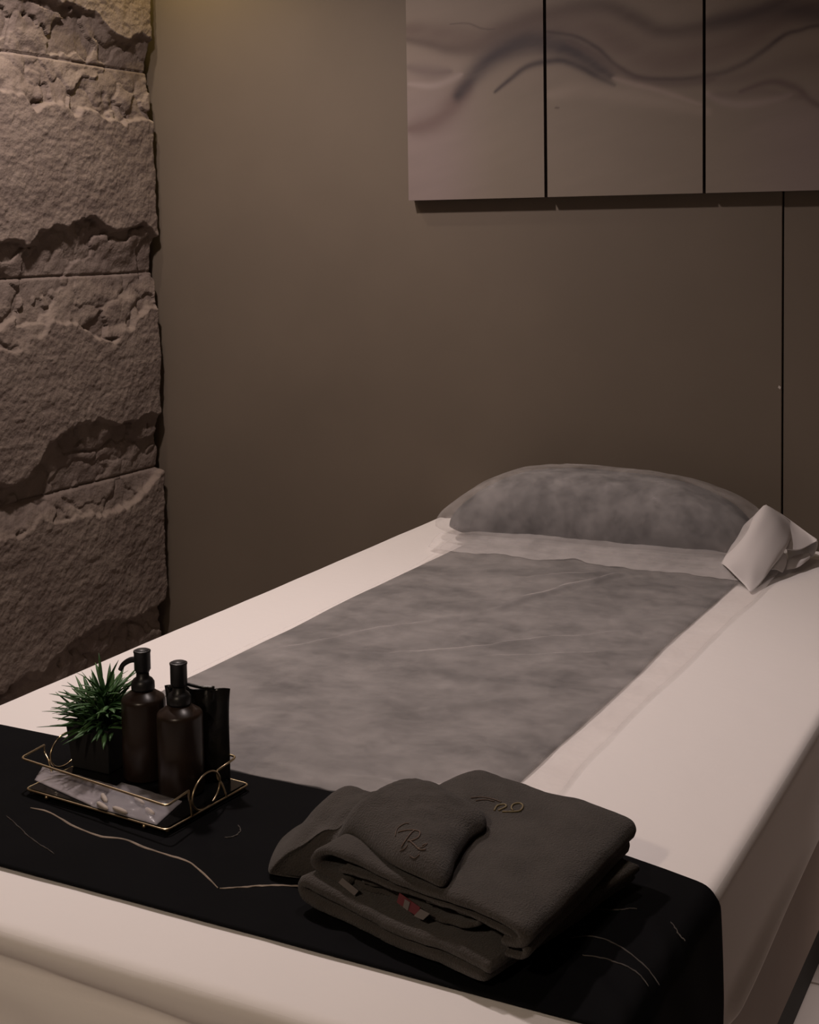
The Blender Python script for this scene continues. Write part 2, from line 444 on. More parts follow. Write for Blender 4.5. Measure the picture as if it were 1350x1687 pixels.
def panel(x0, x1, z0, z1):
    nx = int((x1 - x0) / 0.0026); nz = int((z1 - z0) / 0.0026)
    X, Z = np.meshgrid(np.linspace(x0, x1, nx), np.linspace(z0, z1, nz), indexing='ij')
    wxn = X + fbm(X * 7, Z * 7, 3, 71) * 0.007; wzn = Z + fbm(X * 7, Z * 7, 3, 72) * 0.007
    streak = fbm(wxn * 6 + wzn * 4, wzn * 30 - wxn * 8, 4, 75)
    col = np.empty(X.shape + (3,))
    lo = np.array([.205, .168, .132]); hi = np.array([.22, .178, .142])
    left = np.array([.235, .185, .17])
    base = lo + (hi - lo) * sstep(1.62, 1.75, Z)[..., None]
    lf = (1 - sstep(-1.55, -1.34, X)) * (1 - sstep(1.58, 1.85, Z)) + sstep(-0.85, -0.6, X) * (1 - sstep(1.55, 1.68, Z)) * .8
    base = base + (left - base) * np.clip(lf, 0, 1)[..., None]
    col[:] = base * (1 + 0.05 * streak[..., None])
    for pts, hw, c, s in STROKES:
        if pts[-1][0] >= 1300:
            dx, dy = pts[-1][0] - pts[-2][0], pts[-1][1] - pts[-2][1]
            pts = pts + [(pts[-1][0] + 250, pts[-1][1] + 0.5 * dy / dx * 250)]
        P = smooth_pts(art_pts(pts), 60)
        d, t = seg_dist(wxn, wzn, P)
        taper = 0.45 + 0.55 * np.sin(np.clip(t, 0, 1) * math.pi) ** 0.6
        a = s * np.exp(-(d / (hw * taper)) ** 2 * 1.1) * (1 + 0.35 * streak)
        a = np.clip(a, 0, 1)[..., None]
        col = col * (1 - a) + np.array(c) * a
    V = np.stack([X, np.full_like(X, YC), Z], -1).reshape(-1, 3)
    root = thing('canvas_print', '', 'picture', ((x0 + x1) / 2, YW, z0), 'triptych canvases on the back wall')
    # front face winding must look towards -y
    o = mesh_obj('painted_face', V, gridF(nx, nz), M['art'], root)
    ca = o.data.color_attributes.new('paint', 'FLOAT_COLOR', 'POINT')
    rgba = np.concatenate([col, np.ones(col.shape[:2] + (1,))], -1).reshape(-1)
    ca.data.foreach_set('color', rgba.astype(np.float32))
    b = MB(); b.box((x0, YC + 0.0006, z0), (x1, YW - 0.0008, z1)); b.build('stretcher', M['canvas_edge'], root, smooth=False)
    return root


ZP0, ZP1 = 1.409, 2.15
p1 = panel(-1.611, -1.2455, ZP0, ZP1); p1['label'] = 'left canvas of the wave painting triptych, with the darkest brown swirl'
p2 = panel(-1.2375, -0.8625, ZP0, ZP1); p2['label'] = 'middle canvas of the wave painting triptych, plain beige below a brown wave'
p3 = panel(-0.8555, -0.4800, ZP0, ZP1); p3['label'] = 'right canvas of the wave painting triptych, above the wall seam'
for p in (p1, p2, p3): del p['group']

# ------------------------------------------------------------------ bed
BT = 0.62; BX0, BX1, BY0, BY1 = -1.540, -0.385, 1.024, 3.070
bed = thing('massage_bed', 'wide low massage bed with white sheeted mattress on a brown base', 'bed', ((BX0 + BX1) / 2, 2.05, 0))


def rounded_box(lo, hi, r, step):
    """grid faces of a box with the corners pushed onto a radius"""
    lo = np.array(lo); hi = np.array(hi); Vs = []; Fs = []; off = 0
    for ax in range(3):
        a, b = [(1, 2), (2, 0), (0, 1)][ax]

        def ticks(k):
            n = max(int((hi[k] - lo[k] - 2 * r) / step), 2); e = np.linspace(0, 1, 6)
            return np.concatenate([lo[k] + e[:-1] * r, np.linspace(lo[k] + r, hi[k] - r, n), hi[k] - r + e[1:] * r])
        ta, tb = ticks(a), ticks(b)
        A, B = np.meshgrid(ta, tb, indexing='ij')
        for side in (0, 1):
            P = np.zeros(A.shape + (3,)); P[..., a] = A; P[..., b] = B; P[..., ax] = hi[ax] if side else lo[ax]
            f = gridF(len(ta), len(tb), off)
            if not side: f = f[:, ::-1]
            Vs.append(P.reshape(-1, 3)); Fs.append(f); off += A.size
    V = np.concatenate(Vs); F = np.concatenate(Fs)
    inn = np.clip(V, lo + r, hi - r); d = V - inn; n = np.linalg.norm(d, axis=1, keepdims=True)
    Nn = d / np.maximum(n, 1e-9)
    return inn + Nn * r, F, Nn


V, F, Nn = rounded_box((BX0, BY0, 0.44), (BX1, BY1, BT), 0.018, 0.0075)
x, y, z = V.T
topm = np.clip(Nn[:, 2], 0, 1)
# soft wrinkles on the top, long ones running along the bed plus small diagonal ones
wr = fbm(x * 3, y * 1.3, 3, 90) * 0.0016 + fbm(x * 14 + y * 9, y * 5 - x * 3, 3, 93) * 0.0006
dimp = -0.004 * np.exp(-((x + 1.515) / 0.02) ** 2) * sstep(1.7, 2.6, y)
sidem = np.clip(np.abs(Nn[:, 0]), 0, 1); footm = np.clip(-Nn[:, 1], 0, 1)
V[:, 2] += topm * (wr - 0.001 + dimp)
# right side of the sheet: flares out a little above its hem towards the foot
V[:, 0] += np.clip(Nn[:, 0], 0, 1) * ((0.010 * sstep(1.43, 1.50, y) * (1 - sstep(1.5, 2.0, y)) + 0.001) * (1 - sstep(0.455, 0.485, z)) + fbm(y * 2.5, z * 5, 2, 95) * 0.003 * sstep(.62, .55, z))
# foot: the sheet tucks in under the roll of the edge, then hangs in shallow folds
fold = fbm(x * 3.3 + z * 5, z * 9 + x * 1.5, 3, 97)
V[:, 1] += footm * (0.016 * np.exp(-((z - 0.575 + (x + 1.0) * 0.04) / 0.012) ** 2) - 0.016 * (1 - sstep(0.46, 0.565, z)) + fold * 0.009 * (1 - sstep(0.55, 0.60, z)))
mattress = mesh_obj('mattress', V, F, M['sheet'], bed); mattress['label'] = 'mattress under a tight white fitted sheet'
b = MB(); b.box((BX0 + 0.006, BY0 + 0.01, 0.306), (BX1 - 0.004, BY1, 0.452)); o = b.build('base_board', M['board'], bed, smooth=False, bevel=0.002)
o['label'] = 'brown board side panel'
b = MB(); b.box((BX0 + 0.1, BY0 + 0.1, 0), (BX1 - 0.096, BY1 - 0.02, 0.306)); b.build('plinth', M['plinth'], bed, smooth=False)

# grey pad that shows through the fleece
PX0, PX1, PY0, PY1 = -1.335, -0.694, 1.466, 2.79


def bed_z(X, Y): return BT + fbm(X * 3, Y * 1.3, 3, 90) * 0.0016 + fbm(X * 14 + Y * 9, Y * 5 - X * 3, 3, 93) * 0.0006 - 0.001


def sheet_patch(name, xs, ys, zf, m, thick, jit=None):
    X, Y = np.meshgrid(xs, ys, indexing='ij')
    X0 = X.copy()
    if jit is not None: X, Y = jit(X, Y)
    Z = zf(X, Y)
    n = X.size; V = np.concatenate([np.stack([X, Y, Z], -1).reshape(-1, 3), np.stack([X, Y, Z - thick], -1).reshape(-1, 3)])
    f1 = gridF(len(xs), len(ys)); f2 = f1[:, ::-1] + n
    nu, nv = len(xs), len(ys)
    rim = [(i * nv, (i + 1) * nv) for i in range(nu - 1)] + [((nu - 1) * nv + j, (nu - 1) * nv + j + 1) for j in range(nv - 1)] + \
          [((i + 1) * nv + nv - 1, i * nv + nv - 1) for i in range(nu - 1)] + [(j + 1, j) for j in range(nv - 1)]
    f3 = np.array([(b_, a_, a_ + n, b_ + n) for a_, b_ in rim])
    return mesh_obj(name, V, np.concatenate([f1, f2, f3]), m)


def pad_jit(X, Y):
    return X + fbm(Y * 3, X * 0, 3, 101) * 0.006 * sstep(0.25, 0.33, np.abs(X + 1.014)), Y


# disposable fleece laid over the pad, creased lengthwise
CREASES = [  # (points, half width, height)
    ([(-.86, 2.78), (-.93, 2.62), (-1.02, 2.40), (-1.06, 2.27)], .009, .0040),
    ([(-1.0, 2.42), (-1.10, 2.15), (-1.20, 1.95), (-1.28, 1.80)], .016, -.0010),
    ([(-1.06, 2.27), (-1.18, 2.08), (-1.30, 1.88)], .010, .0028),
    ([(-.76, 2.30), (-.90, 2.16), (-1.05, 2.02), (-1.2, 1.93)], .008, .0026),
    ([(-.70, 2.20), (-.85, 2.10), (-.98, 2.02)], .006, .0018),
    ([(-.74, 1.95), (-.86, 1.82), (-.98, 1.72)], .010, .0024),
    ([(-1.05, 1.60), (-1.2, 1.58), (-1.3, 1.52)], .009, .0022),
    ([(-.66, 1.60), (-.75, 1.535), (-.9, 1.505)], .006, .0026),
    ([(-1.30, 1.66), (-1.20, 1.52), (-1.13, 1.48)], .008, .0024),
    ([(-.90, 2.72), (-1.0, 2.60), (-1.15, 2.5)], .012, .003),
]


def relief(X, Y):
    wxn = X + fbm(X * 9, Y * 9, 2, 111) * 0.012; z = np.zeros(X.shape)
    for pts, hw, h in CREASES:
        P = smooth_pts(pts, 24); d, t = seg_dist(wxn, Y, P)
        z = z + 1.9 * h * (1 - sstep(2.62, 2.70, Y)) * np.exp(-(d / hw) ** 2) * np.sin(np.clip(t, 0.03, .97) * math.pi) ** .5
    return z + np.abs(fbm(X * 8 + Y * 5, Y * 5 - X * 6, 4, 115)) * 0.0062 + fbm(X * 30 + Y * 12, Y * 20, 3, 116) * 0.0008 + 0.0012


def fleece_z(X, Y):
    edge = np.minimum(np.abs(X + 1.338), np.abs(X + 0.630)); e = sstep(0.0, 0.05, edge)
    z = bed_z(X, Y) + 0.0048 + relief(X, Y) * e + 0.0015 * sstep(0, .04, Y - 1.466)
    return z + sstep(2.66, 2.80, Y) * 0.022 * np.exp(-((X + 1.02) / 0.36) ** 4)


def fl_jit(X, Y):
    e = sstep(0.30, 0.37, np.abs(X + 1.0))
    return X + (fbm(Y * 2.2, X * 0 + 2, 3, 121) * 0.016 - np.where(X < -1, 0.05, 0) * sstep(2.45, 2.85, Y)) * e, Y


pad = sheet_patch('bed_pad', np.linspace(PX0, PX1, 90), np.linspace(PY0, PY1, 190), lambda X, Y: bed_z(X, Y) + 0.0034 + relief(X, Y) * sstep(0.0, 0.05, np.minimum(np.abs(X + 1.338), np.abs(X + 0.630))) * 0.9, M['pad'], 0.0022, pad_jit)
tag(pad, 'long grey pad lying along the bed middle, showing through the thin white fleece', 'pad')

fl = sheet_patch('disposable_sheet', np.linspace(-1.338, -0.630, 190), np.linspace(1.466, 2.83, 380), fleece_z, M['fleece'], 0.0004, fl_jit)
tag(fl, 'thin see-through white disposable fleece sheet laid over the grey pad', 'sheet')

# ------------------------------------------------------------------ pillow


def star_pad(outline, cx, cy, top, bot, nr=40, inner=None):
    """closed soft body: rings from the outline to the centre, top(r,x,y) and bottom(r,x,y)"""
    O = np.array(outline); n = len(O); rr = 1 - (1 - np.linspace(0, 1, nr + 1)[1:]) ** 1.7
    V = []
    for fz in (top, bot):
        for r in rr:
            P = np.array([cx, cy]) + (O - [cx, cy]) * r
            V.append(np.stack([P[:, 0], P[:, 1], fz(np.full(n, r), P[:, 0], P[:, 1])], -1))
    V = np.array(V)  # 2nr x n x 3
    V[2 * nr - 1] = (V[2 * nr - 1] + V[nr - 1]) / 2; V[nr - 1] = V[2 * nr - 1]
    Vt = V[:nr].reshape(-1, 3); Vb = V[nr:2 * nr - 1].reshape(-1, 3)
    c1 = np.array([[cx, cy, float(top(np.zeros(1), np.array([cx]), np.array([cy]))[0])]])
    c2 = np.array([[cx, cy, float(bot(np.zeros(1), np.array([cx]), np.array([cy]))[0])]])
    allV = np.concatenate([Vt, Vb, c1, c2]); F = []
    nb = len(Vt)
    for i in range(nr - 1):
        for k in range(n):
            k2 = (k + 1) % n
            F.append((i * n + k, (i + 1) * n + k, (i + 1) * n + k2, i * n + k2))
    for i in range(nr - 2):
        for k in range(n):
            k2 = (k + 1) % n
            F.append((nb + i * n + k, nb + i * n + k2, nb + (i + 1) * n + k2, nb + (i + 1) * n + k))
    ic1 = len(allV) - 2; ic2 = len(allV) - 1
    for k in range(n):
        k2 = (k + 1) % n
        F.append((ic1, k, k2)); F.append((ic2, nb + k2, nb + k))
        F.append((nb + (nr - 2) * n + k, nb + (nr - 2) * n + k2, (nr - 1) * n + k2, (nr - 1) * n + k))
    return allV, F


def superel(cx, cy, a, b, p, n=160):
    t = np.linspace(0, 2 * math.pi, n, endpoint=False)
    c, s = np.cos(t), np.sin(t)
    return np.stack([cx + a * np.sign(c) * np.abs(c) ** (2 / p), cy + b * np.sign(s) * np.abs(s) ** (2 / p)], -1)


PCX, PCY = -1.06, 2.915
ridge = lambda X: np.interp(X, [-1.46, -1.41, -1.33, -1.24, -1.15, -1.07, -.98, -.89, -.80, -.70, -.64, -.58], [0.55, .60, .84, .96, 1.0, 1.0, .98, .95, .92, .90, .86, .8])
pil = thing('pillow', 'plump grey pillow in a thin white see-through case at the bed head', 'pillow', (PCX, PCY, BT))


def p_top(H0, pw, seed):
    def f(r, X, Y):
        base = (1 - r ** pw) ** (1 / 2.0)
        return BT + 0.030 + H0 * base * ridge(X) + fbm(X * 7, Y * 9, 3, seed) * 0.006 * base + fbm(X * 22 + Y * 10, Y * 14, 3, seed + 1) * 0.0022 * base
    return f


def p_bot(r, X, Y): return BT + 0.0105 + 0.0195 * r ** 10


V, F = star_pad(superel(-1.06, PCY, 0.345, 0.140, 4), -1.06, PCY, p_top(0.137, 3.0, 130), p_bot)
core = mesh_obj('pillow_core', V, F, M['pad'], pil); core['label'] = 'grey pillow showing through its case'
V, F = star_pad(superel(-1.055, PCY - 0.004, 0.385, 0.155, 3.6, 220), -1.055, PCY - 0.004,
                p_top(0.146, 3.2, 130), lambda r, X, Y: BT + 0.0085 + 0.0215 * r ** 12, nr=46)
case = mesh_obj('pillowcase', V, F, M['fleece_case'], pil)

# open right end of the case: a crumpled mouth with an upper and a lower flap


def loft(rows):
    R = [smooth_pts(r, 26) for r in rows]
    A = np.array(R)
    B = np.stack([smooth_pts(A[:, j], 22) for j in range(A.shape[1])], 1)
    return B.reshape(-1, 3), gridF(B.shape[0], B.shape[1])


def flap(rows, name='case_flap'):
    V, F = loft(rows); o = mesh_obj(name, V, F, M['flap'], case)
    s = o.modifiers.new('thickness', 'SOLIDIFY'); s.thickness = 0.0012
    return o


def wy(px, py, yy):
    x_, z_ = on_plane_y(np.array(float(px)), np.array(float(py)), yy)
    return (float(x_), yy, max(float(z_), BT + 0.005))


# white end of the case, from the grey core out to its mouth
flap([[wy(1188, 928, 2.76), wy(1200, 908, 2.80), wy(1222, 870, 2.90), wy(1240, 852, 2.95), wy(1252, 842, 2.99)],
      [wy(1200, 936, 2.70), wy(1214, 914, 2.755), wy(1238, 868, 2.84), wy(1254, 843, 2.90), wy(1262, 832, 2.96)],
      [wy(1226, 962, 2.665), wy(1240, 925, 2.74), wy(1262, 880, 2.83), wy(1279, 855, 2.90), wy(1286, 846, 2.97)],
      [wy(1238, 982, 2.640), wy(1256, 951, 2.715), wy(1280, 914, 2.80), wy(1297, 884, 2.88), wy(1306, 862, 2.97)],
      [wy(1254, 962, 2.70), wy(1272, 936, 2.765), wy(1289, 914, 2.825), wy(1300, 894, 2.87), wy(1307, 874, 2.95)]], 'case_end')
# upper flap running out to a point
flap([[wy(1262, 832, 2.98), wy(1274, 856, 2.93), wy(1282, 892, 2.885)],
      [wy(1286, 846, 2.985), wy(1296, 868, 2.93), wy(1296, 905, 2.86)],
      [wy(1306, 860, 2.975), wy(1314, 880, 2.93), wy(1318, 906, 2.885)],
      [wy(1324, 873, 2.955), wy(1333, 884, 2.94), wy(1338, 896, 2.925)],
      [wy(1345, 887, 2.935), wy(1347, 889, 2.935), wy(1346, 892, 2.93)]])
# far inner side of the mouth
flap([[wy(1296, 898, 2.985), wy(1320, 898, 2.98), wy(1347, 891, 2.945)],
      [wy(1298, 912, 2.97), wy(1322, 910, 2.97), wy(1346, 903, 2.94)],
      [wy(1300, 924, 2.94), wy(1324, 920, 2.93), wy(1340, 916, 2.92)]])
# frilled lower edge of the mouth
flap([[wy(1284, 900, 2.85), wy(1290, 908, 2.85), wy(1297, 915, 2.86)],
      [wy(1276, 920, 2.80), wy(1286, 926, 2.81), wy(1296, 930, 2.83)],
      [wy(1268, 938, 2.765), wy(1280, 938, 2.775), wy(1290, 943, 2.79)]])
flap([[wy(1298, 922, 2.87), wy(1314, 914, 2.90), wy(1334, 911, 2.915)],
      [wy(1296, 930, 2.845), wy(1312, 927, 2.86), wy(1336, 916, 2.905)],
      [wy(1296, 938, 2.83), wy(1316, 934, 2.85), wy(1334, 921, 2.90)]])


def hem_z(X, Y):
    t = sstep(2.68, 2.80, Y)
    return np.maximum(fleece_z(X, Y) + 0.0015, bed_z(X, Y) + 0.0085) + t * 0.016 * np.clip(1 - ((X + 1.02) / 0.42) ** 4, 0, 1) + 0.0015 * fbm(X * 14, Y * 14, 3, 150)


hem = sheet_patch('case_hem', np.linspace(-1.405, -0.640, 150), np.linspace(2.665, 2.80, 40), hem_z, M['hem'], 0.0004,
                  lambda X, Y: (X + 0.02 * np.clip((2.80 - Y) / .13, 0, 1) * np.clip((-X - 1.03) / 0.37, -1, 1), Y + (0.05 * fbm(X * 3, X * 0, 3, 151) + 0.012 * fbm(X * 14, X * 0, 2, 152) + 0.05 * np.maximum(0, -1.2 - X)) * np.clip((2.80 - Y) / .13, 0, 1)))
hem.parent = case

# ------------------------------------------------------------------ bed runner
RY0 = 1.127


def runner_profile():
    off = 0.004; r = 0.018
    x0, x1 = BX0 - off, BX1 + off; zt = BT + off; ri = r + off; pts = []
    for zz in np.linspace(0.47, zt - ri, 14)[:-1]: pts.append((x0 - 0.003, zz))
    for a in np.linspace(math.pi, math.pi / 2, 8): pts.append((x0 + ri + ri * math.cos(a), zt - ri + ri * math.sin(a)))
    for xx in np.linspace(x0 + ri, x1 - ri, 150)[1:-1]: pts.append((xx, zt))
    for a in np.linspace(math.pi / 2, 0, 8): pts.append((x1 - ri + ri * math.cos(a), zt - ri + ri * math.sin(a)))
    for zz in np.linspace(zt - ri, 0.385, 30)[1:]: pts.append((x1 + 0.0035 * min(1, (zt - ri - zz) / .1), zz))
    return pts


pr_ = runner_profile(); nv = 56; V = []
ARCS = [([(-.70, 1.16), (-.60, 1.25), (-.50, 1.27), (-.42, 1.24), (-.385, 1.17)], .012, .0030),
        ([(-.62, 1.30), (-.52, 1.345), (-.44, 1.335), (-.39, 1.27)], .010, .0026),
        ([(-.55, 1.18), (-.48, 1.21), (-.42, 1.18), (-.39, 1.14)], .010, .0026),
        ([(-1.47, 1.36), (-1.36, 1.24), (-1.26, 1.13)], .012, .0020)]
for xx, zz in pr_:
    yf = float(np.interp(xx, [-1.6, -.93, -.5, -.45, -.41, -.384], [1.462, 1.466, 1.459, 1.446, 1.434, 1.423]))
    for k in range(nv):
        t = k / (nv - 1); yy = RY0 + (yf - RY0) * t
        V.append((xx, yy, zz))
V = np.array(V); topk = V[:, 2] > BT - 0.002
Z = V[:, 2].copy()
add = np.zeros(len(V))
for pts, hw, h in ARCS:
    d, t = seg_dist(V[:, 0], V[:, 1], smooth_pts(pts, 20)); add += h * np.exp(-(d / hw) ** 2)
add += np.maximum(fbm(V[:, 0] * 3, V[:, 1] * 3, 3, 90), 0) * 0.001
V[:, 2] += np.where(topk, add, 0)
side = (V[:, 0] > BX1) & (~topk)
V[:, 0] += np.where(side, 0.0002 + 0.0010 * np.sin(V[:, 1] * 55 + V[:, 2] * 20), 0)
run = mesh_obj('bed_runner', V, gridF(len(pr_), nv), M['velvet'])
s = run.modifiers.new('thickness', 'SOLIDIFY'); s.thickness = 0.0022; s.offset = -1
tag(run, 'black velvet bed runner with a thin gold vein, across the foot of the bed', 'bed runner')


def vein(pts, wd, m, name='gold_vein'):
    P = smooth_pts(pts, 90); T = np.gradient(P, axis=0); T /= np.linalg.norm(T, axis=1, keepdims=True); Nn = np.stack([-T[:, 1], T[:, 0]], -1)
    jw = wd * (0.7 + 0.5 * np.sin(np.linspace(0, 19, len(P))) ** 2) * np.sin(np.linspace(0.12, math.pi - 0.12, len(P))) ** .4
    P = P + Nn * (fbm(np.linspace(0, 9, len(P)), np.zeros(len(P)), 3, 7) * 0.0016)[:, None]
    zz = BT + 0.0044
    hgt = np.zeros(len(P))
    for pp, hw, h in ARCS:
        d, t = seg_dist(P[:, 0], P[:, 1], smooth_pts(pp, 20)); hgt += h * np.exp(-(d / hw) ** 2)
    zz = zz + hgt + np.maximum(fbm(P[:, 0] * 3, P[:, 1] * 3, 3, 90), 0) * 0.001
    prof = [(-1, 0), (-.5, .0009), (.5, .0009), (1, 0)]
    V = np.concatenate([np.stack([P[:, 0] + Nn[:, 0] * jw * a, P[:, 1] + Nn[:, 1] * jw * a, zz + h], -1)[:, None] for a, h in prof], 1)
    return mesh_obj(name, V.reshape(-1, 3), gridF(len(P), 4), m, run)


def bedpt(px, py, zz=BT + 0.004):
    d = (px - 675) / F_PX * RT - (py - CY) / F_PX * UP + FW
    t = (zz - CAM[2]) / d[2]; return (CAM + t * d)[:2]


vein([bedpt(*q) for q in ((50, 1332), (75, 1337), (100, 1350), (130, 1366), (165, 1378), (205, 1383), (240, 1397), (280, 1410), (310, 1421), (335, 1440), (360, 1464))], .0016, M['vein'])
vein([bedpt(*q) for q in ((362, 1465), (400, 1463), (430, 1460), (460, 1459), (500, 1461), (540, 1465))], .0014, M['vein'])
vein([bedpt(*q) for q in ((392, 1360), (396, 1370), (388, 1378), (370, 1381))], .0009, M['vein_dim'])
for q in (((940, 1548), (985, 1550), (1020, 1562), (1060, 1592), (1088, 1625)), ((960, 1500), (1010, 1500), (1050, 1502)), ((1105, 1520), (1120, 1540), (1130, 1552)),
          ((960, 1575), (1000, 1582), (1040, 1600), (1070, 1630)), ((10, 1345), (50, 1380), (90, 1408))):
    vein([bedpt(*p) for p in q], .0007, M['vein_dim'], 'dark_vein')

# ------------------------------------------------------------------ towels
TO = np.array([-.765, 1.210]); ux = np.array([.971, -.238]); uy = np.array([.238, .971])
TZ = BT + 0.0075


def tworld(lx, ly): return TO + np.multiply.outer(lx, ux) + np.multiply.outer(ly, uy)


def ribbon(path, th, y0, y1, skew=lambda lx, ly: lx, seed=0, amp=0.003, ny=26, name='fold', parent=None, wob=0.004, rise=None):
    P = smooth_pts(path, 90); T = np.gradient(P, axis=0); T /= np.maximum(np.linalg.norm(T, axis=1, keepdims=True), 1e-9)
    Nn = np.stack([-T[:, 1], T[:, 0]], -1)
    # closed cross-section with rounded ends
    half = th / 2 * np.ones(len(P)); half[0] *= .55; half[-1] *= .55
    up = P + Nn * half[:, None]; dn = (P - Nn * half[:, None])[::-1]
    sec = np.concatenate([up, dn]); ns = len(sec); V = []
    yl = np.concatenate([[0.0], np.linspace(0.02, .98, ny), [1.0]])
    cen = np.concatenate([P, P[::-1]])
    for i, t in enumerate(yl):
        q = sec.copy()
        if i in (0, len(yl) - 1): q = cen + (sec - cen) * 0.55
        lx = q[:, 0]
        ly0 = y0 + (y1 - y0) * t + wob * fbm(lx * 30, lx * 0 + seed, 3, seed + 3) * (1 - 2 * t)
        lz = q[:, 1] + amp * fbm(lx * 16 + ly0 * 4, ly0 * 16 + q[:, 1] * 12, 3, seed)
        if rise is not None: lz = lz + rise(lx, ly0)
        XY = tworld(skew(lx, ly0), 0 * lx) + np.multiply.outer(ly0, uy)
        V.append(np.stack([XY[:, 0], XY[:, 1], TZ + np.maximum(lz, 0)], -1))
    V = np.array(V); nl = len(yl)
    idx = np.arange(nl * ns).reshape(nl, ns); F = []
    for i in range(nl - 1):
        for k in range(ns):
            k2 = (k + 1) % ns; F.append((idx[i, k], idx[i, k2], idx[i + 1, k2], idx[i + 1, k]))
    m_ = len(P)
    for k in range(m_ - 1):
        F.append((idx[0, k], idx[0, ns - 1 - k], idx[0, ns - 2 - k], idx[0, k + 1]))
        F.append((idx[-1, k], idx[-1, k + 1], idx[-1, ns - 2 - k], idx[-1, ns - 1 - k]))
    return mesh_obj(name, V.reshape(-1, 3), F, M['towel'], parent)


tA = thing('folded_towel', 'charcoal towel folded in open layers with a red label inside, underneath the other towel', 'towel', (TO[0] + .15, TO[1] + .1, TZ))
skA = lambda lx, ly: lx * (0.955 + 0.185 * np.clip(1 - ly / 0.25, 0, 1))
rr_ = lambda lx, ly: 0.006 * np.exp(-((ly - .215) / .05) ** 2) * np.exp(-((lx - .05) / .11) ** 2) + 0.004 * np.exp(-((lx - .17) / .05) ** 2)
# bottom fold: thick, doubled
ribbon([(.252, .010), (.15, .009), (.06, .009), (.015, .010), (.004, .018), (.015, .0265), (.07, .024), (.15, .022), (.22, .024), (.258, .021)],
       .0125, -.022, .24, seed=200, name='bottom_fold', parent=tA)
# inner ruffled layers seen in the mouth
ribbon([(.03, .034), (.07, .031), (.11, .030), (.14, .027), (.15, .033), (.12, .037), (.07, .038)], .006, .010, .20, seed=210, name='inner_fold', parent=tA, wob=.010)
ribbon([(.13, .036), (.17, .033), (.20, .036), (.222, .042), (.222, .050), (.19, .050), (.16, .047)], .006, .006, .21, seed=214, name='inner_fold', parent=tA, wob=.010)
# outer loop of the top: from the mouth's lower lip round the left, over, and down the right side
ribbon([(.05, .0335), (.020, .034), (.008, .043), (.014, .056), (.035, .062), (.09, .060), (.15, .059), (.20, .061), (.238, .060), (.249, .053), (.244, .045), (.228, .041)],
       .010, -.006, .262, skew=skA, seed=220, name='top_fold', parent=tA, rise=rr_, amp=.004)
ribbon([(.04, .046), (.09, .050), (.15, .0505), (.20, .0515), (.238, .050), (.248, .043), (.247, .034), (.23, .031)], .0065, -.002, .25, skew=skA, seed=226, name='middle_fold', parent=tA, rise=lambda a, b: rr_(a, b) * .7)
# care label in the mouth


def card(pts, m, name, parent):
    P = np.array(pts); o = mesh_obj(name, P, [(0, 1, 2, 3)], m, parent, smooth=False)
    s = o.modifiers.new('thickness', 'SOLIDIFY'); s.thickness = 0.0008
    return o


def tl(lx, ly, lz):
    q = tworld(lx, ly); return (q[0], q[1], TZ + lz)


lab = card([tl(.130, -.008, .040), (tl(.160, -.011, .036)), tl(.161, -.008, .045), tl(.131, -.005, .049)], M['label_red'], 'care_label', tA)
lab['label'] = 'small red and white care label'
card([tl(.140, -.0100, .039), tl(.147, -.0108, .038), tl(.148, -.0085, .046), tl(.141, -.0080, .047)], M['label_white'], 'label_stripe', lab)
card([tl(.156, -.0118, .036), tl(.168, -.0120, .036), tl(.174, -.0085, .043), tl(.162, -.0085, .044)], M['label_white'], 'label_stripe', lab)
card([tl(.050, -.010, .036), tl(.075, -.012, .031), tl(.078, -.009, .036), tl(.053, -.007, .041)], M['label_white'], 'hem_tag', tA)

# upper towel, lying over the left of the stack in two soft lobes
tB = thing('draped_towel', 'charcoal towel with embroidered monogram, slumped in two lobes on top of the folded towel', 'towel', (-.73, 1.33, BT))


def wpt(px, py, z):
    d = (px - 675) / F_PX * RT - (py - CY) / F_PX * UP + FW
    t = (z - CAM[2]) / d[2]; return (CAM + t * d)[:2]


outl = np.array([wpt(442, 1432, .632), wpt(470, 1440, .630), wpt(560, 1415, .660), wpt(640, 1432, .690), wpt(700, 1455, .697), wpt(729, 1456, .703), wpt(744, 1435, .706), wpt(752, 1400, .712),
                 wpt(775, 1355, .718), wpt(798, 1335, .720), wpt(798, 1316, .722), wpt(760, 1300, .720), wpt(725, 1294, .715), wpt(660, 1308, .690), wpt(600, 1310, .670), wpt(540, 1318, .655), wpt(500, 1345, .640), wpt(462, 1385, .630)])
ocx, ocy = outl.mean(0)
OUT = smooth_pts(outl, 200, closed=True)


def supp(X, Y):
    d = np.stack([X - TO[0], Y - TO[1]], -1); lx = d @ ux; ly = d @ uy
    return 0.0665 * sstep(-0.045, 0.035, lx) + rr_(lx, ly) * sstep(-0.02, 0.03, lx)


def tB_top(r, X, Y):
    d = np.stack([X - TO[0], Y - TO[1]], -1); lx = d @ ux; ly = d @ uy
    s = supp(X, Y) + 0.004 * (1 - r); mx = sstep(-.03, .02, lx); e = (1 - r ** 2.2) ** .65 * (1 - mx) + (1 - r ** 5) ** .5 * mx
    lobe = 0.066 * np.exp(-((lx + .055) / .050) ** 2) + 0.008 * np.exp(-((lx - .06) / .05) ** 2)
    valley = -0.013 * np.exp(-((lx + .006 - ly * .1) / .013) ** 2)
    lobe = lobe * (0.30 + 0.70 * sstep(-0.03, 0.14, ly)); fold = -0.004 * np.exp(-((ly - .045 + lx * .3) / .007) ** 2) * (lx < 0)
    return BT + 0.010 + s + e * (0.022 + lobe + valley + fold + 0.0035 * fbm(X * 22, Y * 22, 3, 240) + 0.0016 * fbm(X * 60, Y * 60, 3, 244))


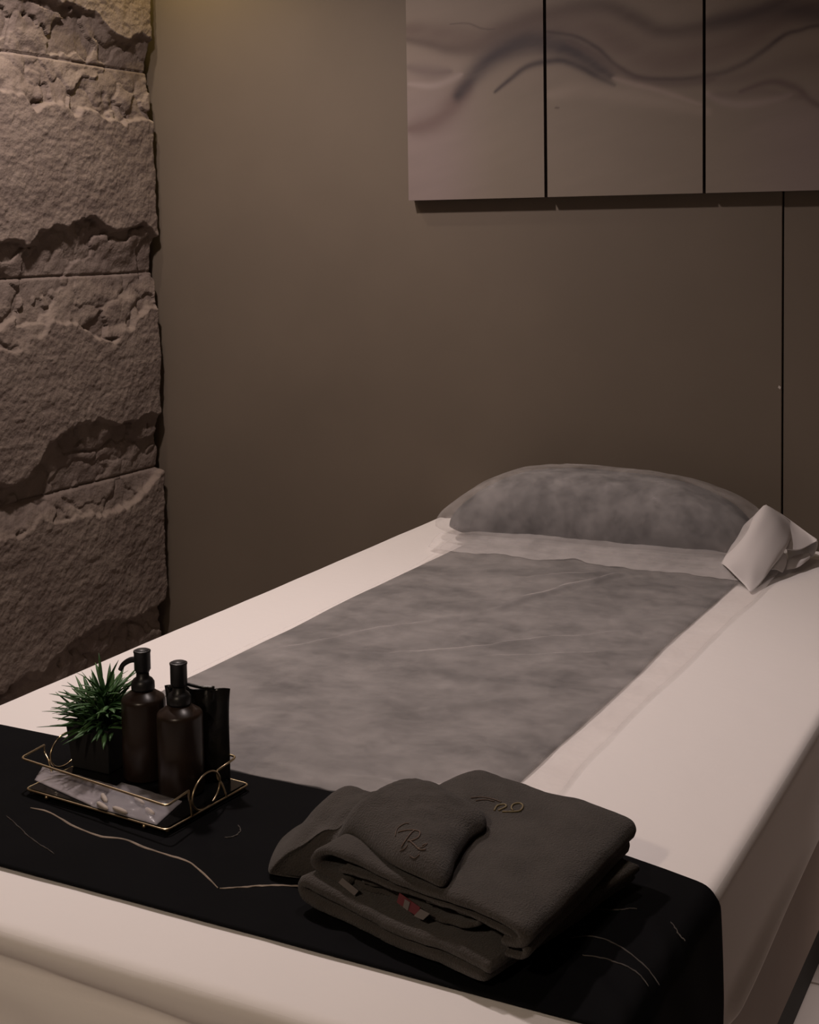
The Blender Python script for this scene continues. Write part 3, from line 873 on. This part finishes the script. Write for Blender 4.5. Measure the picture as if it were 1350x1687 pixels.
V, F = star_pad(OUT, ocx, ocy, tB_top, lambda r, X, Y: BT + 0.0065 + supp(X, Y) + 0.0035 * r ** 8, nr=44)
tb_o = mesh_obj('towel_body', V, F, M['towel'], tB)


from mathutils.bvhtree import BVHTree


def embroider(target, strokes, m, name, parent, wd):
    """thread laid on the cloth: every stroke point is found on the surface of the towel"""
    off = Vector(target.location) + Vector(target.parent.location)
    t = BVHTree.FromPolygons([v.co + off for v in target.data.vertices], [tuple(p.vertices) for p in target.data.polygons])
    for st in strokes:
        P = smooth_pts(st, 22); pts = []
        for q in P:
            d = Vector((q[0] - 675) / F_PX * RT - (q[1] - CY) / F_PX * UP + FW).normalized()
            h = t.ray_cast(Vector(CAM), d)
            if h[0] is not None: pts.append(h[0] + h[1] * 0.0006 * (1 if h[1].dot(d) < 0 else -1))
        if len(pts) > 3:
            b = MB(); b.tube(pts, wd, 6); b.build(name, m, parent)


embroider(tb_o, [((662, 1396), (668, 1386), (677, 1374), (683, 1369)), ((656, 1372), (666, 1369), (680, 1368), (692, 1371), (690, 1380), (680, 1385), (672, 1386)),
                 ((676, 1386), (683, 1392), (692, 1400), (702, 1400))], M['embroidery_dim'], 'monogram_stroke', tB, .0008)
embroider(tb_o, [((652, 1378), (655, 1366), (666, 1358), (674, 1357)), ((660, 1402), (668, 1398), (672, 1392)), ((688, 1398), (698, 1396), (704, 1390), (696, 1394)),
                 ((676, 1410), (684, 1414), (692, 1408))], M['embroidery_dim'], 'monogram_flourish', tB, .0005)
top_o = [o for o in tA.children if o.name.startswith('top_fold')][0]
embroider(top_o, [((815, 1336), (820, 1328), (832, 1326), (834, 1330), (822, 1336)), ((828, 1338), (846, 1338), (858, 1336), (862, 1328), (856, 1324), (846, 1326), (843, 1332), (846, 1336))],
          M['embroidery'], 'monogram_stroke', tA, .0011)
embroider(top_o, [((776, 1315), (795, 1314), (812, 1317), (826, 1322)), ((784, 1320), (800, 1318), (815, 1321))], M['embroidery_dim'], 'monogram_flourish', tA, .0006)

# ------------------------------------------------------------------ wire tray and what stands in it
zb = BT + 0.0115; zt_ = BT + 0.044
FLB = np.array([-1.243, 1.287]); FRB = np.array([-1.003, 1.268]); RRB = np.array([-.992, 1.424]); RLB = RRB + FLB - FRB + np.array([.0, .004])
grow = 0.0
FLT = np.array(wpt(34, 1249, zt_)); FRT = np.array(wpt(275, 1328, zt_)); RRT = np.array(wpt(390, 1247, zt_)); RLT = RRT + FLT - FRT
tray = thing('wire_tray', 'brass wire tray with black glass base and ring handles on the bed runner', 'tray', (-1.12, 1.35, BT + 0.004))


def rect_wire(C4, z, r, rc=0.008):
    pts = []
    for i in range(4):
        a, b, c = C4[i - 1], C4[i], C4[(i + 1) % 4]
        u = (a - b) / np.linalg.norm(a - b); v = (c - b) / np.linalg.norm(c - b)
        for t in np.linspace(0, 1, 6):
            q = (1 - t) ** 2 * (b + u * rc) + 2 * t * (1 - t) * b + t * t * (b + v * rc); pts.append((q[0], q[1], z))
    return pts


b = MB(); b.tube(rect_wire([FLB, FRB, RRB, RLB], zb, 0), .0014, 8, True); b.build('lower_rail', M['brass'], tray)


def end_handle(F_, R_, FB, RB, name):
    """upper end rail: runs in from both corners, drops to the lower rail, with the ring between"""
    b = MB(); d = (R_ - F_); L = np.linalg.norm(d); d = d / L
    m = (F_ + R_) / 2
    g = 0.033
    dB = (RB - FB) / np.linalg.norm(RB - FB)
    mB = (FB + RB) / 2
    for sgn in (-1, 1):
        s0 = m + d * g * sgn; sB = mB + dB * g * sgn
        b1 = MB(); b1.tube(smooth_pts([(s0[0] - d[0] * 0, s0[1], zt_), ((s0[0] * .97 + sB[0] * .03), (s0[1] * .97 + sB[1] * .03), zt_ - .010), ((s0[0] + sB[0]) / 2, (s0[1] + sB[1]) / 2, (zb + zt_) / 2), (sB[0], sB[1], zb)], 10), .0013, 8); b1.build('upright', M['brass'], tray)
    ctr = (m + mB) / 2; zc = (zb + zt_) / 2 + 0.004
    ring = [(ctr[0] + d[0] * .032 * math.cos(a), ctr[1] + d[1] * .032 * math.cos(a), zc + .0215 * math.sin(a)) for a in np.linspace(0, 2 * math.pi, 40, endpoint=False)]
    b2 = MB(); b2.tube(ring, .0013, 8, True); b2.build('ring_handle', M['brass'], tray)
    return m - d * g, m + d * g


rf, rrn = end_handle(FRT, RRT, FRB, RRB, 'r')
lf_, lrn = end_handle(FLT, RLT, FLB, RLB, 'l')


def corner(a, b, c, rc=.008):
    u = (a - b) / np.linalg.norm(a - b); v = (c - b) / np.linalg.norm(c - b)
    return [tuple((1 - t) ** 2 * (b + u * rc) + 2 * t * (1 - t) * b + t * t * (b + v * rc)) + (zt_,) for t in np.linspace(0, 1, 6)]


b = MB(); b.tube([tuple(lf_) + (zt_,)] + corner(lf_, FLT, FRT) + corner(FLT, FRT, rf) + [tuple(rf) + (zt_,)], .0015, 8); b.build('upper_rail', M['brass'], tray)
b = MB(); b.tube([tuple(rrn) + (zt_,)] + corner(rrn, RRT, RLT) + corner(RRT, RLT, lrn) + [tuple(lrn) + (zt_,)], .0015, 8); b.build('upper_rail', M['brass'], tray)
for q in (FLB + [.006, .004], FRB + [-.004, .006], RRB + [-.006, -.004], RLB + [.006, -.006], FLB * .84 + FRB * .16, FLB * .15 + FRB * .85):
    b = MB(); b.lathe([(.0018, BT + .0062), (.0026, BT + .0072), (.0028, BT + .009), (.0016, zb)], (q[0], q[1]), 12); b.build('foot', M['brass'], tray)
gl = MB(); ins = 0.004
cc = (FLB + FRB + RRB + RLB) / 4
G4 = [cc + (p - cc) * .97 for p in (FLB, FRB, RRB, RLB)]
gl.add([(p[0], p[1], zb - .001) for p in G4] + [(p[0], p[1], zb + .0018) for p in G4], [(3, 2, 1, 0), (4, 5, 6, 7), (0, 1, 5, 4), (1, 2, 6, 5), (2, 3, 7, 6), (3, 0, 4, 7)])
gl.build('base_plate', M['black_glass'], tray, smooth=False)
ZT = zb + .0022


def pump_bottle(c, R, hb, spout_dir, spout, label, hcap):
    root = thing('pump_bottle', label, 'bottle', (c[0], c[1], ZT))
    b = MB()
    b.lathe([(R * .90, ZT), (R, ZT + .003), (R, ZT + hb * .5), (R, ZT + hb - .006), (R * .985, ZT + hb - .0025), (R * .93, ZT + hb), (R * .66, ZT + hb + .005), (.0135, ZT + hb + .009), (.012, ZT + hb + .011), (.012, ZT + hb + .014)], c)
    b.build('body', M['bottle'], root)
    z1 = ZT + hb + .010
    b = MB(); b.lathe([(.0150, z1), (.0152, z1 + .002), (.0150, z1 + .009), (.0125, z1 + .013), (.0085, z1 + .016), (.0078, z1 + .024)], c); b.build('collar', M['pump'], root)
    z2 = z1 + .022
    b = MB(); b.lathe([(.0085, z2), (.0098, z2 + .003), (.0106, z2 + .004), (.0106, z2 + hcap - .004), (.0112, z2 + hcap - .002), (.0112, z2 + hcap - .0006), (.0100, z2 + hcap)], c)
    hd = b.build('pump_head', M['pump'], root)
    b = MB(); b.lathe([(.0088, z2 + hcap - .0002), (.0088, z2 + hcap + .0006)], c); b.build('head_cap', M['pump_top'], hd)
    d = np.array(spout_dir) / np.linalg.norm(spout_dir); pts = []
    for s, dz in spout: pts.append((c[0] + d[0] * s, c[1] + d[1] * s, z2 + hcap * .45 + dz))
    b = MB(); P = smooth_pts(pts, 14); b.tube([tuple(p) for p in P], [.0042 - .0012 * i / 13 for i in range(14)], 10); b.build('spout', M['pump'], hd)
    return root


pump_bottle((-1.127, 1.384), .0285, .106, (-.9, -.25), [(0.006, .003), (.016, .002), (.026, -.004), (.031, -.012)],
            'smoky brown pump bottle beside the grass pot, the taller-standing one at the back', .029)
pump_bottle((-1.055, 1.366), .0290, .103, (-.75, .75), [(0.006, .004), (.018, .004), (.028, .002), (.038, -.002)],
            'smoky brown pump bottle at the front of the tray, next to the ring handle', .031)

# square pot with grass
pc = np.array([-1.204, 1.397]); plant = thing('potted_grass', 'green artificial grass in a square black pot in the brass tray', 'plant', (pc[0], pc[1], ZT))
b = MB(); a = .036; a2 = .031; zt2 = ZT + .060
outer = lambda s, z: [(pc[0] - s, pc[1] - s, z), (pc[0] + s, pc[1] - s, z), (pc[0] + s, pc[1] + s, z), (pc[0] - s, pc[1] + s, z)]
vv = outer(a2, ZT) + outer(a, zt2) + outer(a - .003, zt2) + outer(a - .004, zt2 - .008)
ff = [(3, 2, 1, 0)] + [(L0 + k, L0 + (k + 1) % 4, L0 + 4 + (k + 1) % 4, L0 + 4 + k) for L0 in (0, 4, 8) for k in range(4)] + [(12, 13, 14, 15)]
b.add(vv, ff); b.build('pot', M['pot'], plant, smooth=False, bevel=.0015)
rng = random.Random(7); fol = MB(); pale = MB()
for i in range(240):
    th = rng.uniform(0, 2 * math.pi); rad = rng.uniform(0, .030); r0 = min(1, rad / .03)
    bx, by = pc[0] + rad * math.cos(th), pc[1] + rad * math.sin(th); z0 = zt2 - .008 + rng.uniform(0, .052) * (1 - r0 * .6)
    az = th + rng.uniform(-.7, .7); el = math.radians(rng.uniform(0, 85) * (1 - .50 * r0) + 2)
    L = rng.uniform(.032, .062); wdt = rng.uniform(.0024, .0040)
    d = np.array([math.cos(az) * math.cos(el), math.sin(az) * math.cos(el), math.sin(el)])
    sidev = np.array([-math.sin(az), math.cos(az), 0]); pv = []; n = 6
    droop = rng.uniform(.1, .55)
    for k in range(n):
        t = k / (n - 1); c = np.array([bx, by, z0]) + d * L * t + np.array([math.cos(az) * .25, math.sin(az) * .25, -1]) * droop * L * t * t * .5
        wv = wdt * (math.sin(math.pi * min(1, .25 + t * .75)) ** .8) + .0001
        upv = np.cross(d, sidev) * -1
        pv += [tuple(c - sidev * wv), tuple(c + upv * wv * .35 * -1), tuple(c + sidev * wv)]
    fs = []
    for k in range(n - 1):
        q = k * 3; fs += [(q, q + 1, q + 4, q + 3), (q + 1, q + 2, q + 5, q + 4)]
    (fol).add(pv, fs)
fo = fol.build('foliage', M['leaf'], plant)
s = fo.modifiers.new('thickness', 'SOLIDIFY'); s.thickness = .0003

# black foil pouch standing behind the bottles
pou = thing('foil_pouch', 'small upright black foil pouch with a crumpled shiny top behind the bottles', 'pouch', (-1.035, 1.405, ZT))
xs_ = np.linspace(-1.098, -1.020, 26); zz_ = np.linspace(0, .122, 34); V = []
for sgn in (-1, 1):
    for xq in xs_:
        for zq in zz_:
            u = (xq - xs_[0]) / (xs_[-1] - xs_[0]); t = zq / .122
            bulge = .013 * (math.sin(math.pi * min(max(u, 0), 1)) ** .6) * (1 - t ** 3) + .0004
            yv = 1.412 + (xq + 1.05) * .35 + sgn * bulge + (.0045 * math.sin(u * 16 + t * 4) * t ** 4)
            htop = 1 + (.012 * math.sin(u * 9) - .03 * u) * t ** 2 + .006 * math.sin(u * 23) * t ** 6
            V.append((xq, yv, ZT + zq * htop))
n1 = len(xs_) * len(zz_); f1 = gridF(len(xs_), len(zz_)); fr = [tuple(q) for q in f1] + [tuple(q[::-1] + n1) for q in f1]
nvz = len(zz_); nx_ = len(xs_)
for j in range(nvz - 1):
    fr += [(j, j + 1, n1 + j + 1, n1 + j), ((nx_ - 1) * nvz + j + 1, (nx_ - 1) * nvz + j, n1 + (nx_ - 1) * nvz + j, n1 + (nx_ - 1) * nvz + j + 1)]
for i in range(nx_ - 1):
    fr += [((i + 1) * nvz, i * nvz, n1 + i * nvz, n1 + (i + 1) * nvz), (i * nvz + nvz - 1, (i + 1) * nvz + nvz - 1, n1 + (i + 1) * nvz + nvz - 1, n1 + i * nvz + nvz - 1)]
mesh_obj('pouch_body', V, fr, M['pouch'], pou)
b = MB(); b.tube(smooth_pts([(-1.092, 1.392, ZT + .119), (-1.075, 1.398, ZT + .126), (-1.055, 1.406, ZT + .122), (-1.035, 1.413, ZT + .1215)], 14), .0022, 8); b.build('sealed_edge', M['pouch'], pou)

# packets lying on the tray


def packet(name, label, corners, z0, m, seed, cat='packet', amp=.006):
    c = np.array(corners); n = 26; V = []
    U, W = np.meshgrid(np.linspace(0, 1, n), np.linspace(0, 1, n), indexing='ij')
    P = (1 - U)[..., None] * ((1 - W)[..., None] * c[0] + W[..., None] * c[3]) + U[..., None] * ((1 - W)[..., None] * c[1] + W[..., None] * c[2])
    e = np.minimum(np.minimum(U, 1 - U), np.minimum(W, 1 - W))
    top = z0 + .0012 + amp * (1 - np.exp(-e * 7)) * (.55 + .45 * fbm(U * 5, W * 5, 3, seed)) + .001 * fbm(U * 12, W * 12, 2, seed + 2)
    top = np.maximum(top, z0 + .0009)
    if np.ndim(z0): pass
    V = np.concatenate([np.concatenate([P, top[..., None]], -1).reshape(-1, 3), np.concatenate([P, (z0 + 0 * top + .0003)[..., None]], -1).reshape(-1, 3)])
    f1 = gridF(n, n); N2 = n * n; rim = []
    ring = [i * n for i in range(n)] + [(n - 1) * n + j for j in range(1, n)] + [i * n + n - 1 for i in range(n - 2, -1, -1)] + [j for j in range(n - 2, 0, -1)]
    for k in range(len(ring)): a_, b_ = ring[k], ring[(k + 1) % len(ring)]; rim.append((b_, a_, a_ + N2, b_ + N2))
    o = mesh_obj(name, V, np.concatenate([f1, f1[:, ::-1] + N2, np.array(rim)]), m)
    return tag(o, label, cat)


packet('plastic_sachet', 'long clear plastic sachet on the left of the brass tray, in front of the pot',
       [wpt(57, 1281, ZT + .004), wpt(152, 1326, ZT + .002), wpt(192, 1296, ZT), wpt(72, 1262, ZT)], ZT, M['film_thick'], 301)
packet('clear_packet', 'clear plastic packet of cotton buds at the front right of the brass tray',
       [wpt(150, 1328, ZT + .001), wpt(258, 1360, ZT), wpt(300, 1322, ZT), wpt(200, 1290, ZT)], ZT + .0002, M['film'], 305, amp=.010)
cb = [((168, 1308), (176, 1322)), ((160, 1322), (178, 1334)), ((222, 1314), (238, 1326)), ((240, 1332), (254, 1342)), ((186, 1330), (210, 1340))]
for i, (p, q) in enumerate(cb):
    A_, B_ = wpt(*p, ZT + .004), wpt(*q, ZT + .004)
    b = MB(); Pq = [(A_[0] + (B_[0] - A_[0]) * t, A_[1] + (B_[1] - A_[1]) * t, ZT + .0042) for t in (0, .15, .5, .85, 1)]
    b.tube(Pq, [.0008, .0026, .0032, .0026, .0008], 12); o = b.build('cotton_bud', M['cotton'])
    tag(o, 'small white cotton piece inside the clear packet on the brass tray', 'cotton bud', 'cotton pieces in the clear packet')
bpy.context.view_layer.update()
